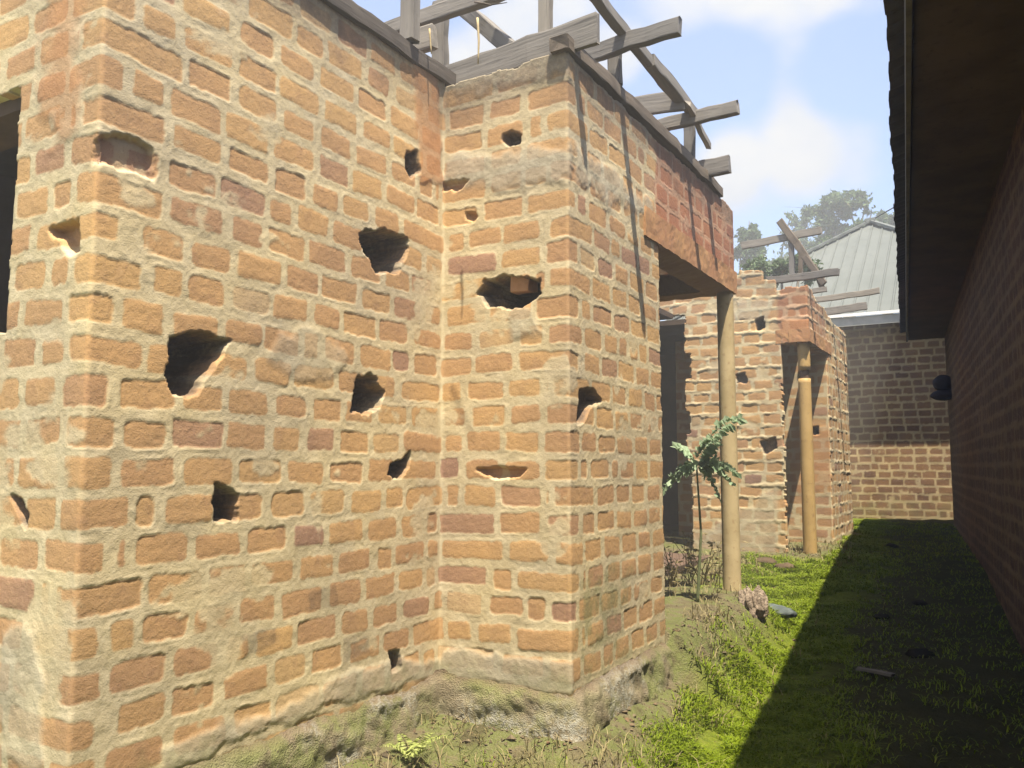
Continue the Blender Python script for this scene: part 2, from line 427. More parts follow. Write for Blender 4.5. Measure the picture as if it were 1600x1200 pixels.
def tube(name, pts, rad, mat, parent, seg=20, rough=0.0, seed=0, gap=None, cap=True, step=.05):
    pts = [Vector(p) for p in pts]
    # resample
    Q = []; R = []
    rad = [rad]*len(pts) if not isinstance(rad, (list, tuple)) else rad
    for i in range(len(pts)-1):
        n = max(1, int((pts[i+1]-pts[i]).length/step))
        for k in range(n): Q.append(pts[i].lerp(pts[i+1], k/n)); R.append(rad[i]+(rad[i+1]-rad[i])*k/n)
    Q.append(pts[-1]); R.append(rad[-1])
    V = []; Fq = []; rg = np.random.default_rng(seed)
    for i, p in enumerate(Q):
        t = (Q[min(i+1, len(Q)-1)]-Q[max(i-1, 0)]).normalized()
        u = Vector((1, 0, 0)) if abs(t.x) < .9 else Vector((0, 1, 0))
        a = t.cross(u).normalized(); b = t.cross(a)
        for j in range(seg):
            an = 2*math.pi*j/seg; r = R[i]*(1+rough*rg.normal())
            V.append(p+a*math.cos(an)*r+b*math.sin(an)*r)
    for i in range(len(Q)-1):
        for j in range(seg):
            x = i*seg+j; y = i*seg+(j+1) % seg; Fq.append((x, y, y+seg, x+seg))
    if cap: Fq += [tuple(range(seg-1, -1, -1)), tuple(range((len(Q)-1)*seg, len(Q)*seg))]
    me = bpy.data.meshes.new(name); me.from_pydata([tuple(v) for v in V], [], Fq); me.update()
    for p in me.polygons: p.use_smooth = len(p.vertices) == 4
    return link(name, me, parent, [mat])

# ------------------------------------------------------------------ terrain
def house_dist(X, Y):
    def rect(x1, y0, y1, x0=-40):
        dx = np.maximum(np.maximum(x0-X, X-x1), 0); dy = np.maximum(np.maximum(y0-Y, Y-y1), 0)
        return np.hypot(dx, dy)
    return np.minimum(np.minimum(rect(-2.448, 1.58, 13), rect(-1.724, 3.508, 6.45)), np.minimum(rect(-1.724, 9.35, 12), rect(-3.05, 6, 13)))
def ground_z(X, Y):
    X = np.asarray(X, float); Y = np.asarray(Y, float)
    zb = np.interp(Y, [-6, 2, 4.2, 6.5, 9.2, 14, 30, 80], [-1.5, -1.49, -1.44, -1.235, -1.0, -.90, -.90, -.9])
    d = house_dist(X, Y)
    n = fbm(X*3.2, Y*3.2, 5, 4)-.5
    w = sstep(.46, .02, d+.22*n)
    zt = np.maximum(zb+.01, -1.06+.0*Y)
    top = np.where(Y > 6.45, np.maximum(zb+.06, -1.02), np.where(Y > 4.72, -.945+.05*n, -1.22+.07*n))
    z = zb*(1-w)+top*w
    far = sstep(22, 60, np.hypot(X, Y))
    z = z+(1-far)*(.05*n+.018*(fbm(X*13, Y*13, 8, 3)-.5))
    return z
def nonuni(lo, hi, core0, core1, step):
    a = list(np.arange(core0, core1+1e-6, step)); s = step; x = core0
    left = []
    while x > lo: s *= 1.25; x -= s; left.append(x)
    s = step; x = core1; right = []
    while x < hi: s *= 1.25; x += s; right.append(x)
    return np.array(left[::-1]+a+right)
gx = nonuni(-600, 600, -2.6, .9, .035); gy = nonuni(-600, 900, 1.5, 9.5, .045)
GX, GY = np.meshgrid(gx, gy, indexing='ij')
GZ = ground_z(GX, GY)
idx = np.arange(GX.size).reshape(GX.shape)
gq = np.stack([idx[:-1, :-1], idx[1:, :-1], idx[1:, 1:], idx[:-1, 1:]], -1).reshape(-1, 4)
gd = house_dist(GX, GY)
def green_mask(X, Y):
    d = house_dist(X, Y); n = fbm(X*1.7, Y*1.7, 15, 4)-.5
    g = sstep(.16, .42, d+.45*n+.05*np.clip(Y-6, 0, 3))
    return g
def shade_soil_mask(X, Y):   # bare soil; its dark colour stands in for the eave's shade
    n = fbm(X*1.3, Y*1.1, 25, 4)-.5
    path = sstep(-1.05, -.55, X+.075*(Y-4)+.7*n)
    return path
ga = np.stack([green_mask(GX, GY), shade_soil_mask(GX, GY), sstep(.5, .1, gd), np.ones_like(GX)], -1).reshape(-1, 4)
def mat_ground():
    g = NG('alley_ground'); P = g.coord('Object')
    gr, so, bk, _, _ = g.attr('gd')
    n1 = g.noise(P, 4, 6, .6); n2 = g.noise(P, 28, 5, .65); n3 = g.noise(P, 110, 3, .6)
    bank = g.mix(g.mrange(n1, .32, .66), (.10, .08, .042), (.175, .15, .08))
    bank = g.mix(g.mrange(n1, .44, .54, 0, .75), bank, (.10, .115, .03))
    bank = g.mix(g.mrange(n3, .55, .72, 0, .6), bank, (.22, .19, .12))
    bank = g.mix(g.mrange(n1, .56, .68, 0, .7), bank, (.06, .042, .026))
    green = g.mix(g.mrange(n2, .3, .7), (.08, .105, .010), (.14, .16, .018))
    green = g.mix(g.mrange(n3, .58, .75, 0, .5), green, (.20, .16, .06))
    soil = g.mix(g.mrange(n1, .35, .65), (.032, .032, .011), (.050, .046, .017))  # dark tone carries the alley's shade
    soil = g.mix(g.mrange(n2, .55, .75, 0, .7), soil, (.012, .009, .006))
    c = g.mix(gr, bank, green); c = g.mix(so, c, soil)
    g.color(c); g.bump(g.math('ADD', n2, g.math('MULTIPLY', n3, .6)), .9, .025)
    g.b.inputs['Specular IOR Level'].default_value = .08
    return g.m
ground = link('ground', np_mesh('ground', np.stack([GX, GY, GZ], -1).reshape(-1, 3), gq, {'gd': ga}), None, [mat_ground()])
tag(ground, kind='structure')

# ------------------------------------------------------------------ the unfinished brick house
XA, YJ, XB, Y0, YP, YP2 = -2.448, 3.508, -1.724, 1.58, 6.45, 9.35
HOUSE = empty('brick_house', (-4.5, 6.5, -1.0), 'roofless unfinished brick house with missing bricks and bare grey roof timbers', 'house')
p1 = Path([(-4.4, Y0), (XA, Y0), (XA, YJ), (XB, YJ), (XB, YP), (-3.3, YP)])
def P1(seg, px):
    ax, c = ((1, Y0), (0, XA), (1, YJ), (0, XB))[seg]
    return p1.poly(seg, ax, c, px)
sS = p1.S
holes = [
    (P1(1, [(264, 527), (322, 519), (360, 535), (342, 560), (322, 590), (310, 617), (270, 617), (262, 587), (268, 554)]), .14, .02),
    (P1(1, [(558, 363), (600, 358), (636, 373), (638, 387), (622, 426), (588, 426), (572, 396)]), .14, .02),
    (P1(1, [(562, 590), (581, 584), (599, 612), (593, 637), (575, 648), (549, 643), (552, 612)]), .13, .02),
    (P1(1, [(338, 758), (352, 764), (375, 771), (369, 812), (334, 814), (334, 775)]), .12, .015),
    (P1(1, [(610, 724), (629, 719), (642, 702), (638, 729), (626, 748), (606, 742)]), .10, .012),
    (P1(1, [(636, 238), (652, 236), (655, 268), (642, 278), (633, 262)]), .08, .012),
    (P1(1, [(141, 215), (175, 205), (235, 225), (247, 255), (242, 285), (200, 268), (141, 250)]), .024, .02),
    (P1(1, [(608, 1020), (624, 1016), (626, 1042), (612, 1050)]), .05, .01),
    (P1(2, [(748, 459), (757, 440), (790, 432), (843, 436), (846, 459), (815, 481), (762, 479)]), .11, .02),
    (P1(2, [(786, 210), (800, 203), (815, 210), (812, 224), (796, 227), (786, 220)]), .09, .01),
    (P1(2, [(726, 331), (742, 331), (748, 340), (738, 345), (728, 342)]), .03, .008),
    (P1(2, [(744, 733), (785, 728), (822, 733), (812, 746), (770, 748)]), .035, .012),
    (P1(2, [(690, 285), (732, 282), (720, 296), (692, 300)]), .03, .015),
    (P1(2, [(693, 108), (700, 104), (716, 112), (712, 128), (697, 132)]), .10, .01),
    (P1(3, [(906, 609), (928, 607), (940, 627), (922, 637), (913, 659), (902, 663)]), .07, .01),
    (P1(0, [(73, 358), (123, 340), (123, 391), (110, 402), (94, 378)]), .045, .015),
    (P1(0, [(18, 775), (34, 780), (44, 805), (40, 824), (28, 805)]), .05, .01),
]
regions = [
    ('conc', P1(2, [(690, 245), (760, 237), (893, 226), (893, 268), (840, 292), (760, 300), (690, 282)]), .07, .7),
    ('conc', P1(3, [(902, 232), (1000, 300), (1018, 330), (1014, 352), (960, 318), (902, 284)]), .07, .7),
    ('conc', P1(2, [(690, 90), (895, 60), (895, 118), (690, 150)]), .06, .75),
    ('mud_shade', P1(1, [(646, 75), (682, 100), (692, 285), (660, 285), (648, 200)]), .04, .75),  # orange stripe painted for the shadow of the joist overhang
    ('mud_shade', P1(0, [(75, -120), (130, -120), (128, 190), (100, 230), (62, 200), (70, 60)]), .10, .6),  # painted shadow stripe of a joist above the corner
    ('dirt_shade', P1(2, [(690, 95), (893, 60), (893, 120), (780, 150), (690, 165)]), .09, .5),
    ('dirt_shade', P1(1, [(480, 925), (524, 912), (528, 945), (484, 955)]), .015, .4),
    ('dirt_shade', P1(1, [(378, 995), (432, 978), (435, 1005), (383, 1026)]), .015, .45),
    ('dirt_shade', P1(1, [(536, 998), (577, 990), (578, 1020), (538, 1032)]), .015, .45),
    ('red', P1(3, [(1025, 215), (1160, 330), (1160, 470), (1025, 385)]), .05, 1.0),
    ('moss', [(sS(1, (XA, 1.58)), -1.4), (sS(3, (XB, 4.9)), -1.4), (sS(3, (XB, 4.9)), -.93), (sS(2, (-2.0, YJ)), -.97), (sS(1, (XA, 1.6)), -.99)], .12, .5),
    ('moss', P1(3, [(905, 905), (985, 890), (975, 1000), (905, 1040)]), .10, .7),
    ('conc', P1(2, [(690, 1015), (900, 1035), (900, 1085), (690, 1060)]), .03, .75),
    ('conc', P1(1, [(420, 1110), (610, 1030), (690, 1030), (690, 1060), (600, 1075), (262, 1200), (250, 1170)]), .04, .75),
    ('conc', P1(0, [(0, 985), (60, 985), (70, 1200), (0, 1200)]), .06, .7),
    ('conc', P1(1, [(440, 520), (500, 520), (540, 560), (520, 600), (450, 590), (420, 560)]), .04, .45),
    ('conc', P1(2, [(792, 475), (830, 480), (850, 520), (800, 530)]), .03, .6),
]
opens = [
    ([(sS(0, (-3.85, Y0)), .446), (sS(0, (-2.905, Y0)), .446), (sS(0, (-2.905, Y0)), 1.32), (sS(0, (-3.85, Y0)), 1.32)], .02),
    ([(sS(3, (XB, 4.745)), -1.3), (sS(3, (XB, 4.745)), 1.34), (sS(4, (-2.6, YP)), 1.34), (sS(4, (-2.6, YP)), -1.3)], .05),
]
def top1(S):
    t = 1.99+.04*(fbm(S*4, S*0, 91)-.5)
    return np.where(S < p1.k[2], 2.02, t)
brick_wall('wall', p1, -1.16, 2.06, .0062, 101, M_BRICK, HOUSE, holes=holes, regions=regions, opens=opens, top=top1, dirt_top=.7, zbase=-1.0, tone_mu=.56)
# half brick left standing inside the big hole of the jog
b = at(820, 455, 1, YJ+.075); rough_box('loose_brick', (b[0]-.055, YJ+.03, b[2]-.005), (b[0]+.05, YJ+.12, b[2]+.075), mat_simple('hole_brick', (.33, .17, .08), (.42, .23, .11), 14), HOUSE, .02, .008, 5)

# rear part: wall facing the porch and the second corner
p2 = Path([(-3.7, YP2), (XB, YP2), (XB, 12.0), (-2.6, 12.0)])
sQ = p2.S
jag = []
z = -1.3
jr = np.random.default_rng(4)
zz = [-1.3, -.1, -.1, .35, .35, .62, .62, 1.0, 1.0, 1.28, 1.28, 1.74]
xx = [-3.05, -3.05, -3.10, -3.10, -3.06, -3.06, -3.10, -3.10, -3.03, -3.03, -3.10, -3.10]
jag = [(sQ(0, (-3.62, YP2)), -1.3)]+[(sQ(0, (x, YP2)), q) for x, q in zip(xx, zz)]+[(sQ(0, (-3.62, YP2)), 1.74)]
op2 = [(jag, .06),
       ([(sQ(0, (-2.02, YP2)), -1.3), (sQ(0, (-2.02, YP2)), 1.32), (sQ(1, (XB, 10.47)), 1.32), (sQ(1, (XB, 10.47)), -1.3)], .03)]
def top2(S):
    x = np.where(S < p2.k[1], -3.7+S, -9)
    t = np.where(x > -2.06, 1.93, np.where(x > -2.2, 2.06, np.where(x > -2.45, 2.17, 2.12)))
    t = np.where(S > p2.k[1], np.interp(S-p2.k[1], [0, .3, .5, 1, 1.6, 2.7, 4], [1.93, 1.93, 1.86, 1.84, 1.76, 1.76, 1.7]), t)
    return t+.05*(np.floor(fbm(S*5, S*0, 33)*4)/4-.4)
W2 = lambda px: p2.poly(0, 1, YP2, px)
reg2 = [('red', W2([(1217, 440), (1268, 440), (1268, 540), (1217, 540)]), .03, .8),
        ('mud_shade', W2([(1222, 500), (1270, 500), (1270, 540), (1222, 540)]), .02, .7),
        ('conc', W2([(1150, 470), (1210, 468), (1195, 500), (1150, 498)]), .03, .6),
        ('conc', W2([(1150, 800), (1215, 760), (1215, 900), (1080, 900), (1080, 840)]), .08, .6),
        ('red', [(sQ(1, (XB, YP2)), 1.32), (sQ(1, (XB, 10.6)), 1.32), (sQ(1, (XB, 10.3)), 1.8), (sQ(1, (XB, YP2)), 1.95)], .05, .6)]
ho2 = [(W2([(1180, 500), (1192, 496), (1195, 512), (1184, 516)]), .10, .02), (W2([(1188, 690), (1212, 682), (1214, 700), (1195, 710)]), .06, .02),
       (W2([(1150, 585), (1165, 582), (1166, 598), (1152, 598)]), .05, .02)]
brick_wall('wall', p2, -1.25, 2.25, .0105, 202, M_BRICK, HOUSE, holes=ho2, regions=reg2, opens=op2, top=top2, rim=.08, squeeze=.015, relief=1.5, dirt_top=.35, tone_mu=.5, wav=1.4, edge_rough=1.4)
# wall across the second corner porch (takes the slanting shadow)
p3 = Path([(-3.6, 10.45), (XB-.004, 10.45)])
brick_wall('inner_wall', p3, -1.25, 1.6, .013, 303, M_BRICK, HOUSE, relief=1.0, regions=[('mud_shade', [(1.4, -.3), (2, -.3), (2, .4), (1.5, .5)], .1, .5)],
           holes=[(p3.poly(0, 1, 10.45, [(1269, 668), (1278, 666), (1279, 678), (1271, 679)]), .1, .01)])

# lintels
def lintel(lo, hi, mat=M_LINTEL, seed=1): return rough_box('lintel', lo, hi, mat, HOUSE, .035, .007, seed)
lintel((XB-.21, 4.50, 1.325), (XB+.013, YP+.012, 1.50), seed=3)
lintel((-2.75, YP-.20, 1.328), (XB-.215, YP+.006, 1.50), seed=4)
lintel((-2.07, YP2-.004, 1.322), (XB-.21, YP2+.2, 1.47), seed=5)
lintel((XB-.205, YP2-.012, 1.324), (XB+.012, 10.72, 1.468), seed=6)

rough_box('shade_lintel', (-4.0, Y0+.045, 1.27), (-2.86, Y0+.24, 1.36), M_INNER, HOUSE, .1, .004, 7)  # lintel block added dark so the window head reads as shaded
# columns
c1 = at(1147, 600, 0, XB-.06); cx, cy = c1[0], 6.37
tube('column', [(cx, cy, -1.12), (cx, cy, .2), (cx, cy, 1.33)], [.069, .064, .062], M_PIPE_A, HOUSE, 28, .008, 3)
zc = at(1257, 585, 0, XB-.06)[2]
c2y = 9.45; c2x = XB-.075
c2 = tube('column', [(c2x, c2y, -1.12), (c2x, c2y, zc-.04)], [.072, .066], M_PIPE_B, HOUSE, 26, .004, 4)
c3 = tube('column', [(c2x+.004, c2y, zc+.05), (c2x, c2y, 1.33)], [.064, .066], M_PIPE_B, HOUSE, 26, .004, 5)
tube('column_core', [(c2x, c2y+.005, zc-.07), (c2x, c2y+.005, zc+.08)], [.05, .05], M_INNER, HOUSE, 16, .05, 6)

# inside: floor, partitions, unseen slabs added below the plate to keep the rooms dark
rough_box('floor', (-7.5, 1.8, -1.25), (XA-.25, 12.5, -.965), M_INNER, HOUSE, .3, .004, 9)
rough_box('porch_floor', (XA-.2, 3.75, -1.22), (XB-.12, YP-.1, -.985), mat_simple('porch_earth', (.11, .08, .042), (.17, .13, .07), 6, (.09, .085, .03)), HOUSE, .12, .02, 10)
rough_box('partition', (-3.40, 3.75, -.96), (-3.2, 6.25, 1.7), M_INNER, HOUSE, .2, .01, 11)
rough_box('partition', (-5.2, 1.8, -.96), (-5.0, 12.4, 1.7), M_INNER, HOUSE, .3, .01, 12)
rough_box('shade_slab', (-7.5, 1.82, 1.70), (XA-.19, 3.7, 1.76), M_SHADE_SLAB, HOUSE, .3, .004, 13)
rough_box('shade_slab', (-7.5, 3.76, 1.68), (XB-.19, YP-.22, 1.74), M_SHADE_SLAB, HOUSE, .3, .004, 14)
rough_box('shade_slab', (-7.5, YP-.2, 1.69), (-3.22, 9.3, 1.75), M_SHADE_SLAB, HOUSE, .3, .004, 15)
rough_box('shade_slab', (-7.5, YP2+.22, 1.67), (XB-.23, 12.3, 1.73), M_SHADE_SLAB, HOUSE, .3, .004, 16)
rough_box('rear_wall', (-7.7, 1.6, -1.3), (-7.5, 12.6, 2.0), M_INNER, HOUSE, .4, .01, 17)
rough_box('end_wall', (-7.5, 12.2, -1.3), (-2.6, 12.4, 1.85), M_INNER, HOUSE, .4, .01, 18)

# roof timbers
Z1 = 2.075
bw = lambda n, a, b, w, h, s, m=M_WOOD, **k: beam(n, a, b, w, h, m, HOUSE, seed=s, **k)
bw('wall_plate', (XA-.03, 1.62, 2.035), (XA-.03, YJ+.1, 2.045), .11, .085, 1, M_WOOD_DK)
bw('wall_plate', (XB-.03, YJ-.02, 2.035), (XB-.03, 6.1, 2.04), .10, .075, 2, M_WOOD_DK)
bw('wall_plate', (-2.55, YJ+.10, 2.075), (-1.585, YJ+.045, 2.10), .035, .15, 3)
def zb_(n, x0, y0, x1, y1, z, w, h, s, m=M_WOOD, **k): return bw(n, at(x0, y0, 2, z), at(x1, y1, 2, z), w, h, s, m, **k)
ZJ = 2.29
def inward(x0, y0, x1, y1, z, w, h, s):      # joist with a broken outer end, running back over the rooms
    a = at(x0, y0, 2, z); e = at(x1, y1, 2, z); d = (a-e)/np.linalg.norm(a-e); return bw('ceiling_joist', a+d*1.5, e, w, h, s)
inward(928, 83, 1060, 42, ZJ, .05, .09, 10)
inward(1030, 197, 1152, 168, ZJ, .05, .085, 11)
bw('ceiling_joist', (-3.3, 5.78, 2.12), (-1.555, 5.735, 2.11), .06, .12, 12)
zb_('ceiling_board', 960, 172, 1066, 158, ZJ+.05, .03, .13, 16)
def yb_(n, x0, y0, Ya, x1, y1, Yb, w, h, s, m=M_WOOD): return bw(n, at(x0, y0, 1, Ya), at(x1, y1, 1, Yb), w, h, s, m)
yb_('collar_tie', 600, 50, 3.60, 800, -20, 3.60, .05, .085, 14)
yb_('joist_stub', 628, 72, 3.5, 676, 58, 3.5, .05, .13, 15)
yb_('brace', 716, 6, 3.85, 800, 78, 3.66, .05, .08, 23)
zb_('purlin', 905, -35, 1058, 152, 2.36, .055, .06, 20)
zb_('purlin', 1018, 96, 1084, 178, 2.365, .05, .075, 21)
zb_('purlin', 1076, 166, 1106, 226, 2.31, .035, .045, 22, endcut=.06)
def post(px, y0, y1, ax, c, w, s):
    a = at(px, y0, ax, c); b2 = at(px+(px-800)*.00, y1, ax, c)
    bw('post', (a[0], a[1], a[2]), (a[0], a[1], b2[2]), w, w*.7, s)
post(640, 62, -40, 0, XA+.0, .085, 30)
post(688, 112, 8, 1, 3.74, .085, 31)
post(853, 75, -40, 1, 3.60, .065, 32)
post(962, 130, 74, 0, XB-.04, .07, 33)
post(1077, 250, 185, 0, XB-.03, .07, 34)
# timbers over the rear part
def pb(n, x0, y0, Ya, x1, y1, Yb, w, h, s, m=M_WOOD): return bw(n, at(x0, y0, 1, Ya), at(x1, y1, 1, Yb), w, h, s, m)
pb('rafter', 1219, 346, 10.3, 1262, 408, 10.25, .05, .085, 50, M_WOOD_DK)
pb('rafter', 1258, 402, 10.25, 1287, 442, 10.2, .05, .07, 51, M_WOOD_DK)
pb('rafter', 1272, 415, 10.24, 1284, 448, 10.24, .05, .06, 52, M_WOOD_DK)
pb('collar_tie', 1160, 384, 10.35, 1282, 360, 10.3, .04, .09, 53)
pb('post', 1238, 432, 10.3, 1236, 372, 10.3, .06, .06, 54)
pb('post', 1252, 432, 10.6, 1251, 395, 10.6, .05, .05, 55, M_WOOD_DK)
pb('wall_plate', 1200, 438, 9.55, 1309, 425, 9.45, .05, .08, 56)
pb('ceiling_joist', 1262, 470, 10.9, 1372, 454, 10.9, .04, .07, 57)
pb('ceiling_joist', 1285, 488, 11.6, 1353, 478, 11.6, .04, .10, 58)
pb('ceiling_joist', 1270, 455, 10.2, 1290, 452, 10.2, .04, .06, 59)
# hanging strips of bark string
s0 = at(746, 28, 1, 3.2); s1 = at(747, 100, 1, 3.2)
tube('hanging_strip', [s0, (s0+s1)/2+np.array([.006, 0, 0]), s1], [.006, .005, .003], M_PIPE_A, HOUSE, 6, 0, 1, step=.03)
s0 = at(671, 45, 1, 3.3); s1 = at(674, 84, 1, 3.3)
tube('hanging_strip', [s0, s1], [.005, .003], M_PIPE_A, HOUSE, 6, 0, 2, step=.03)
s0 = at(742, 3, 1, 3.05); s1 = at(792, 4, 1, 3.0)
tube('hanging_strip', [s0, (s0+s1)/2+np.array([0, 0, -.012]), s1], [.005, .004, .002], M_WOOD_DK, HOUSE, 6, 0, 3, step=.03)

vary_wood(M_WOOD); vary_wood(M_WOOD_DK)
# rubble plinth under the bricks: proud, uneven, mossy
def plinth():
    pp = Path([(-4.2, Y0-.015), (XA+.015, Y0-.015), (XA+.015, YJ-.02), (XB+.02, YJ-.02), (XB+.02, 4.80)], .05)
    L = pp.k[-1]; ns, nz = int(L/.014), 44
    sv = np.linspace(0, L, ns); tv = np.linspace(0, 1, nz); S, T = np.meshgrid(sv, tv, indexing='ij')
    edge = -1.005+.035*(fbm(S*3.2, S*0, 7)-.5)+.03*(fbm(S*14, S*0, 8)-.5)
    edge = edge-.03*np.exp(-((S-pp.k[2])/.35)**2)*0
    Zp = edge-T*.62
    cell = fbm(S*6, Zp*8, 12, 4); c2 = fbm(S*17, Zp*20, 13, 3)
    ledge = sstep(0, .10, T)
    h = -.03+ledge*(.035+.08*T+.045*(cell-.5)+.03*(c2-.5))+.012*(fbm(S*50, Zp*50, 14, 2)-.5)
    ic = pp.turns()[1]
    for c in ic: h = h*np.where(np.abs(S-c) < .3, .55+.45*np.clip(np.abs(S-c)/.3, 0, 1), 1)
    P, N = pp.sample(sv)
    V = np.zeros((ns, nz, 3)); V[:, :, :2] = P[:, None]+N[:, None]*h[:, :, None]; V[:, :, 2] = Zp
    ix = np.arange(ns*nz).reshape(ns, nz)
    q = np.stack([ix[:-1, :-1], ix[:-1, 1:], ix[1:, 1:], ix[1:, :-1]], -1).reshape(-1, 4)
    ps = np.stack([sstep(.30, .55, fbm(S*2.6, Zp*3.5, 15, 4)), sstep(.46, .62, fbm(S*3.7+5, Zp*3, 16, 4)), sstep(.12, 0, T), np.ones_like(S)], -1).reshape(-1, 4)
    g = NG('mossy_rubble_plinth'); Pc = g.coord('Object'); a, b, c, _, _ = g.attr('pl')
    n1 = g.noise(Pc, 8, 6, .62); n2 = g.noise(Pc, 45, 5, .65); n3 = g.noise(Pc, 150, 3)
    col = g.mix(g.mrange(n1, .3, .7), (.17, .135, .08), (.26, .215, .135))
    col = g.mix(g.math('MULTIPLY', a, g.mrange(n1, .35, .6)), col, g.mix(n2, (.115, .125, .038), (.19, .19, .07)))
    col = g.mix(g.math('MULTIPLY', b, g.mrange(n2, .4, .6)), col, (.28, .26, .20))
    col = g.mix(g.mrange(n2, .58, .74, 0, .8), col, (.065, .048, .03))
    col = g.mix(g.mrange(n3, .6, .75, 0, .5), col, (.08, .06, .035))
    col = g.mix(g.math('MULTIPLY', c, .8), col, (.11, .07, .045))
    g.color(col); g.bump(g.math('ADD', n2, n3), .8, .012)
    return link('plinth', np_mesh('plinth', V.reshape(-1, 3), q, {'pl': ps}), HOUSE, [g.m])
plinth()

# ------------------------------------------------------------------ neighbour's house on the right
SL = -.0875
NB = empty('neighbour_house', (1.5, 6, -1.2), 'dark brick house in its own shade with wide overhanging eave', 'house')
YN = 14.2
nx = lambda off, y: (off+SL*y) if off < .5 else (off-.014-.0934*y)
pn = Path([(nx(.70, YN)+2.0, YN+.17), (nx(.70, YN), YN), (nx(.70, -2.5), -2.5)])
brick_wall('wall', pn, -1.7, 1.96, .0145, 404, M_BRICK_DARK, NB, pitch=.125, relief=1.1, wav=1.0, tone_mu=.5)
def prism(name, quad0, quad1, mat, parent):
    V = [tuple(p) for p in quad0]+[tuple(p) for p in quad1]; n = len(quad0)
    fs = [tuple(range(n-1, -1, -1)), tuple(range(n, 2*n))]+[(i, (i+1) % n, n+(i+1) % n, n+i) for i in range(n)]
    me = bpy.data.meshes.new(name); me.from_pydata(V, [], fs); me.update()
    return link(name, me, parent, [mat])
def sec(offs, y): return [(nx(o, y), y, z) for o, z in offs]
ys, ye = -5.0, YN+.2
# soffit boards, fascia
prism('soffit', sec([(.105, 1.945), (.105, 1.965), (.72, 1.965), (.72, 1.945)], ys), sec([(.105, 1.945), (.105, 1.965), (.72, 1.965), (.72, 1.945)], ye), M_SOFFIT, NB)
prism('fascia', sec([(.075, 1.92), (.075, 2.08), (.10, 2.08), (.10, 1.92)], ys), sec([(.075, 1.92), (.075, 2.08), (.10, 2.08), (.10, 1.92)], ye), M_FASCIA, NB)
# corrugated sheet roof
nyc = 1100
yy = np.linspace(ys-.1, ye+.1, nyc); cor = .014*np.cos(2*np.pi*yy/.125)
offs = np.array([-.005, .15, .5, 1.2, 2.5, 4.6]); RV = []
sl = math.tan(math.radians(16))
for o in offs:
    RV.append(np.stack([o+SL*yy+(.006*np.sin(yy*3.1)+.004*np.sin(yy*17) if o < 0 else 0*yy), yy, 2.085+(o+.005)*sl+cor], -1))
RV = np.array(RV)
ri = np.arange(RV.shape[0]*nyc).reshape(RV.shape[0], nyc)
rq = np.stack([ri[:-1, :-1], ri[1:, :-1], ri[1:, 1:], ri[:-1, 1:]], -1).reshape(-1, 4)
roof = link('roof', np_mesh('roof', RV.reshape(-1, 3), rq), NB, [M_SHEET_DK])
prism('rear_roof', sec([(4.6, 3.35), (4.6, 3.38), (9.4, 2.0), (9.4, 1.97)], ys), sec([(4.6, 3.35), (4.6, 3.38), (9.4, 2.0), (9.4, 1.97)], ye), M_SHEET_DK, NB)
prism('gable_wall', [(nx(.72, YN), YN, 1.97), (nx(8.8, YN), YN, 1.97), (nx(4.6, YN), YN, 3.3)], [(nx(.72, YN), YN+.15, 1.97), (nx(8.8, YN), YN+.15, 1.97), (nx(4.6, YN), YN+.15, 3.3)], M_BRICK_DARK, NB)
# dark rounded bracket near the far end
g = at(1463, 607, 0, -.60); by = 13.2; bx = nx(.70, by)
def blob(name, c, r, mat, parent, seed, squash=(1, 1, 1), amp=.25, n=3, fr=2.2):
    import bmesh
    bm = bmesh.new(); bmesh.ops.create_icosphere(bm, subdivisions=n, radius=1)
    rg = np.random.default_rng(seed); ph = rg.uniform(0, 6, 3)
    for v in bm.verts:
        p = np.array(v.co)
        a = float(fbm(np.array([p[0]*fr+ph[0]+p[2]*1.3]), np.array([p[1]*fr+ph[1]-p[2]*1.7]), seed)[0])-.5
        q = p*(1+amp*2*a)
        v.co = (c[0]+q[0]*r*squash[0], c[1]+q[1]*r*squash[1], c[2]+q[2]*r*squash[2])
    me = bpy.data.meshes.new(name); bm.to_mesh(me); bm.free()
    for p in me.polygons: p.use_smooth = True
    return link(name, me, parent, [mat])
zb = at(1465, 607, 1, by)[2]
blob('wall_bracket', (bx-.09, by, zb+.07), .14, M_METER, NB, 3, (1.0, .8, .85), .08)
blob('wall_bracket', (bx-.10, by, zb-.10), .13, M_METER, NB, 4, (1.25, .8, .6), .10)

# ------------------------------------------------------------------ house at the end of the alley, hipped sheet roof
FH = empty('far_house', (-1.5, 18.5, -.95), 'brick house with pale green ribbed sheet roof closing the end of the alley', 'house')
YF = 15.5
pf = Path([(-5.2, YF), (1.4, YF)])
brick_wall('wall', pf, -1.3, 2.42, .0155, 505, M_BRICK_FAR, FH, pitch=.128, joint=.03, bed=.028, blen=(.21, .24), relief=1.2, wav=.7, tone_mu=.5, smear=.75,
           regions=[('moss', [(0, -1.3), (6.6, -1.3), (6.6, -.6), (0, -.5)], .15, .35)])
rough_box('side_wall', (-5.2, YF+.02, -1.3), (-5.0, 23, 2.42), M_BRICK_FAR, FH, .3, .004, 2)
YE = 14.97; ZE = 2.53; D = 3.55; XL, XR = -5.65, 1.45; sp = .70
def hip(name, corners, ribs_dir, parent, ribs):
    return None
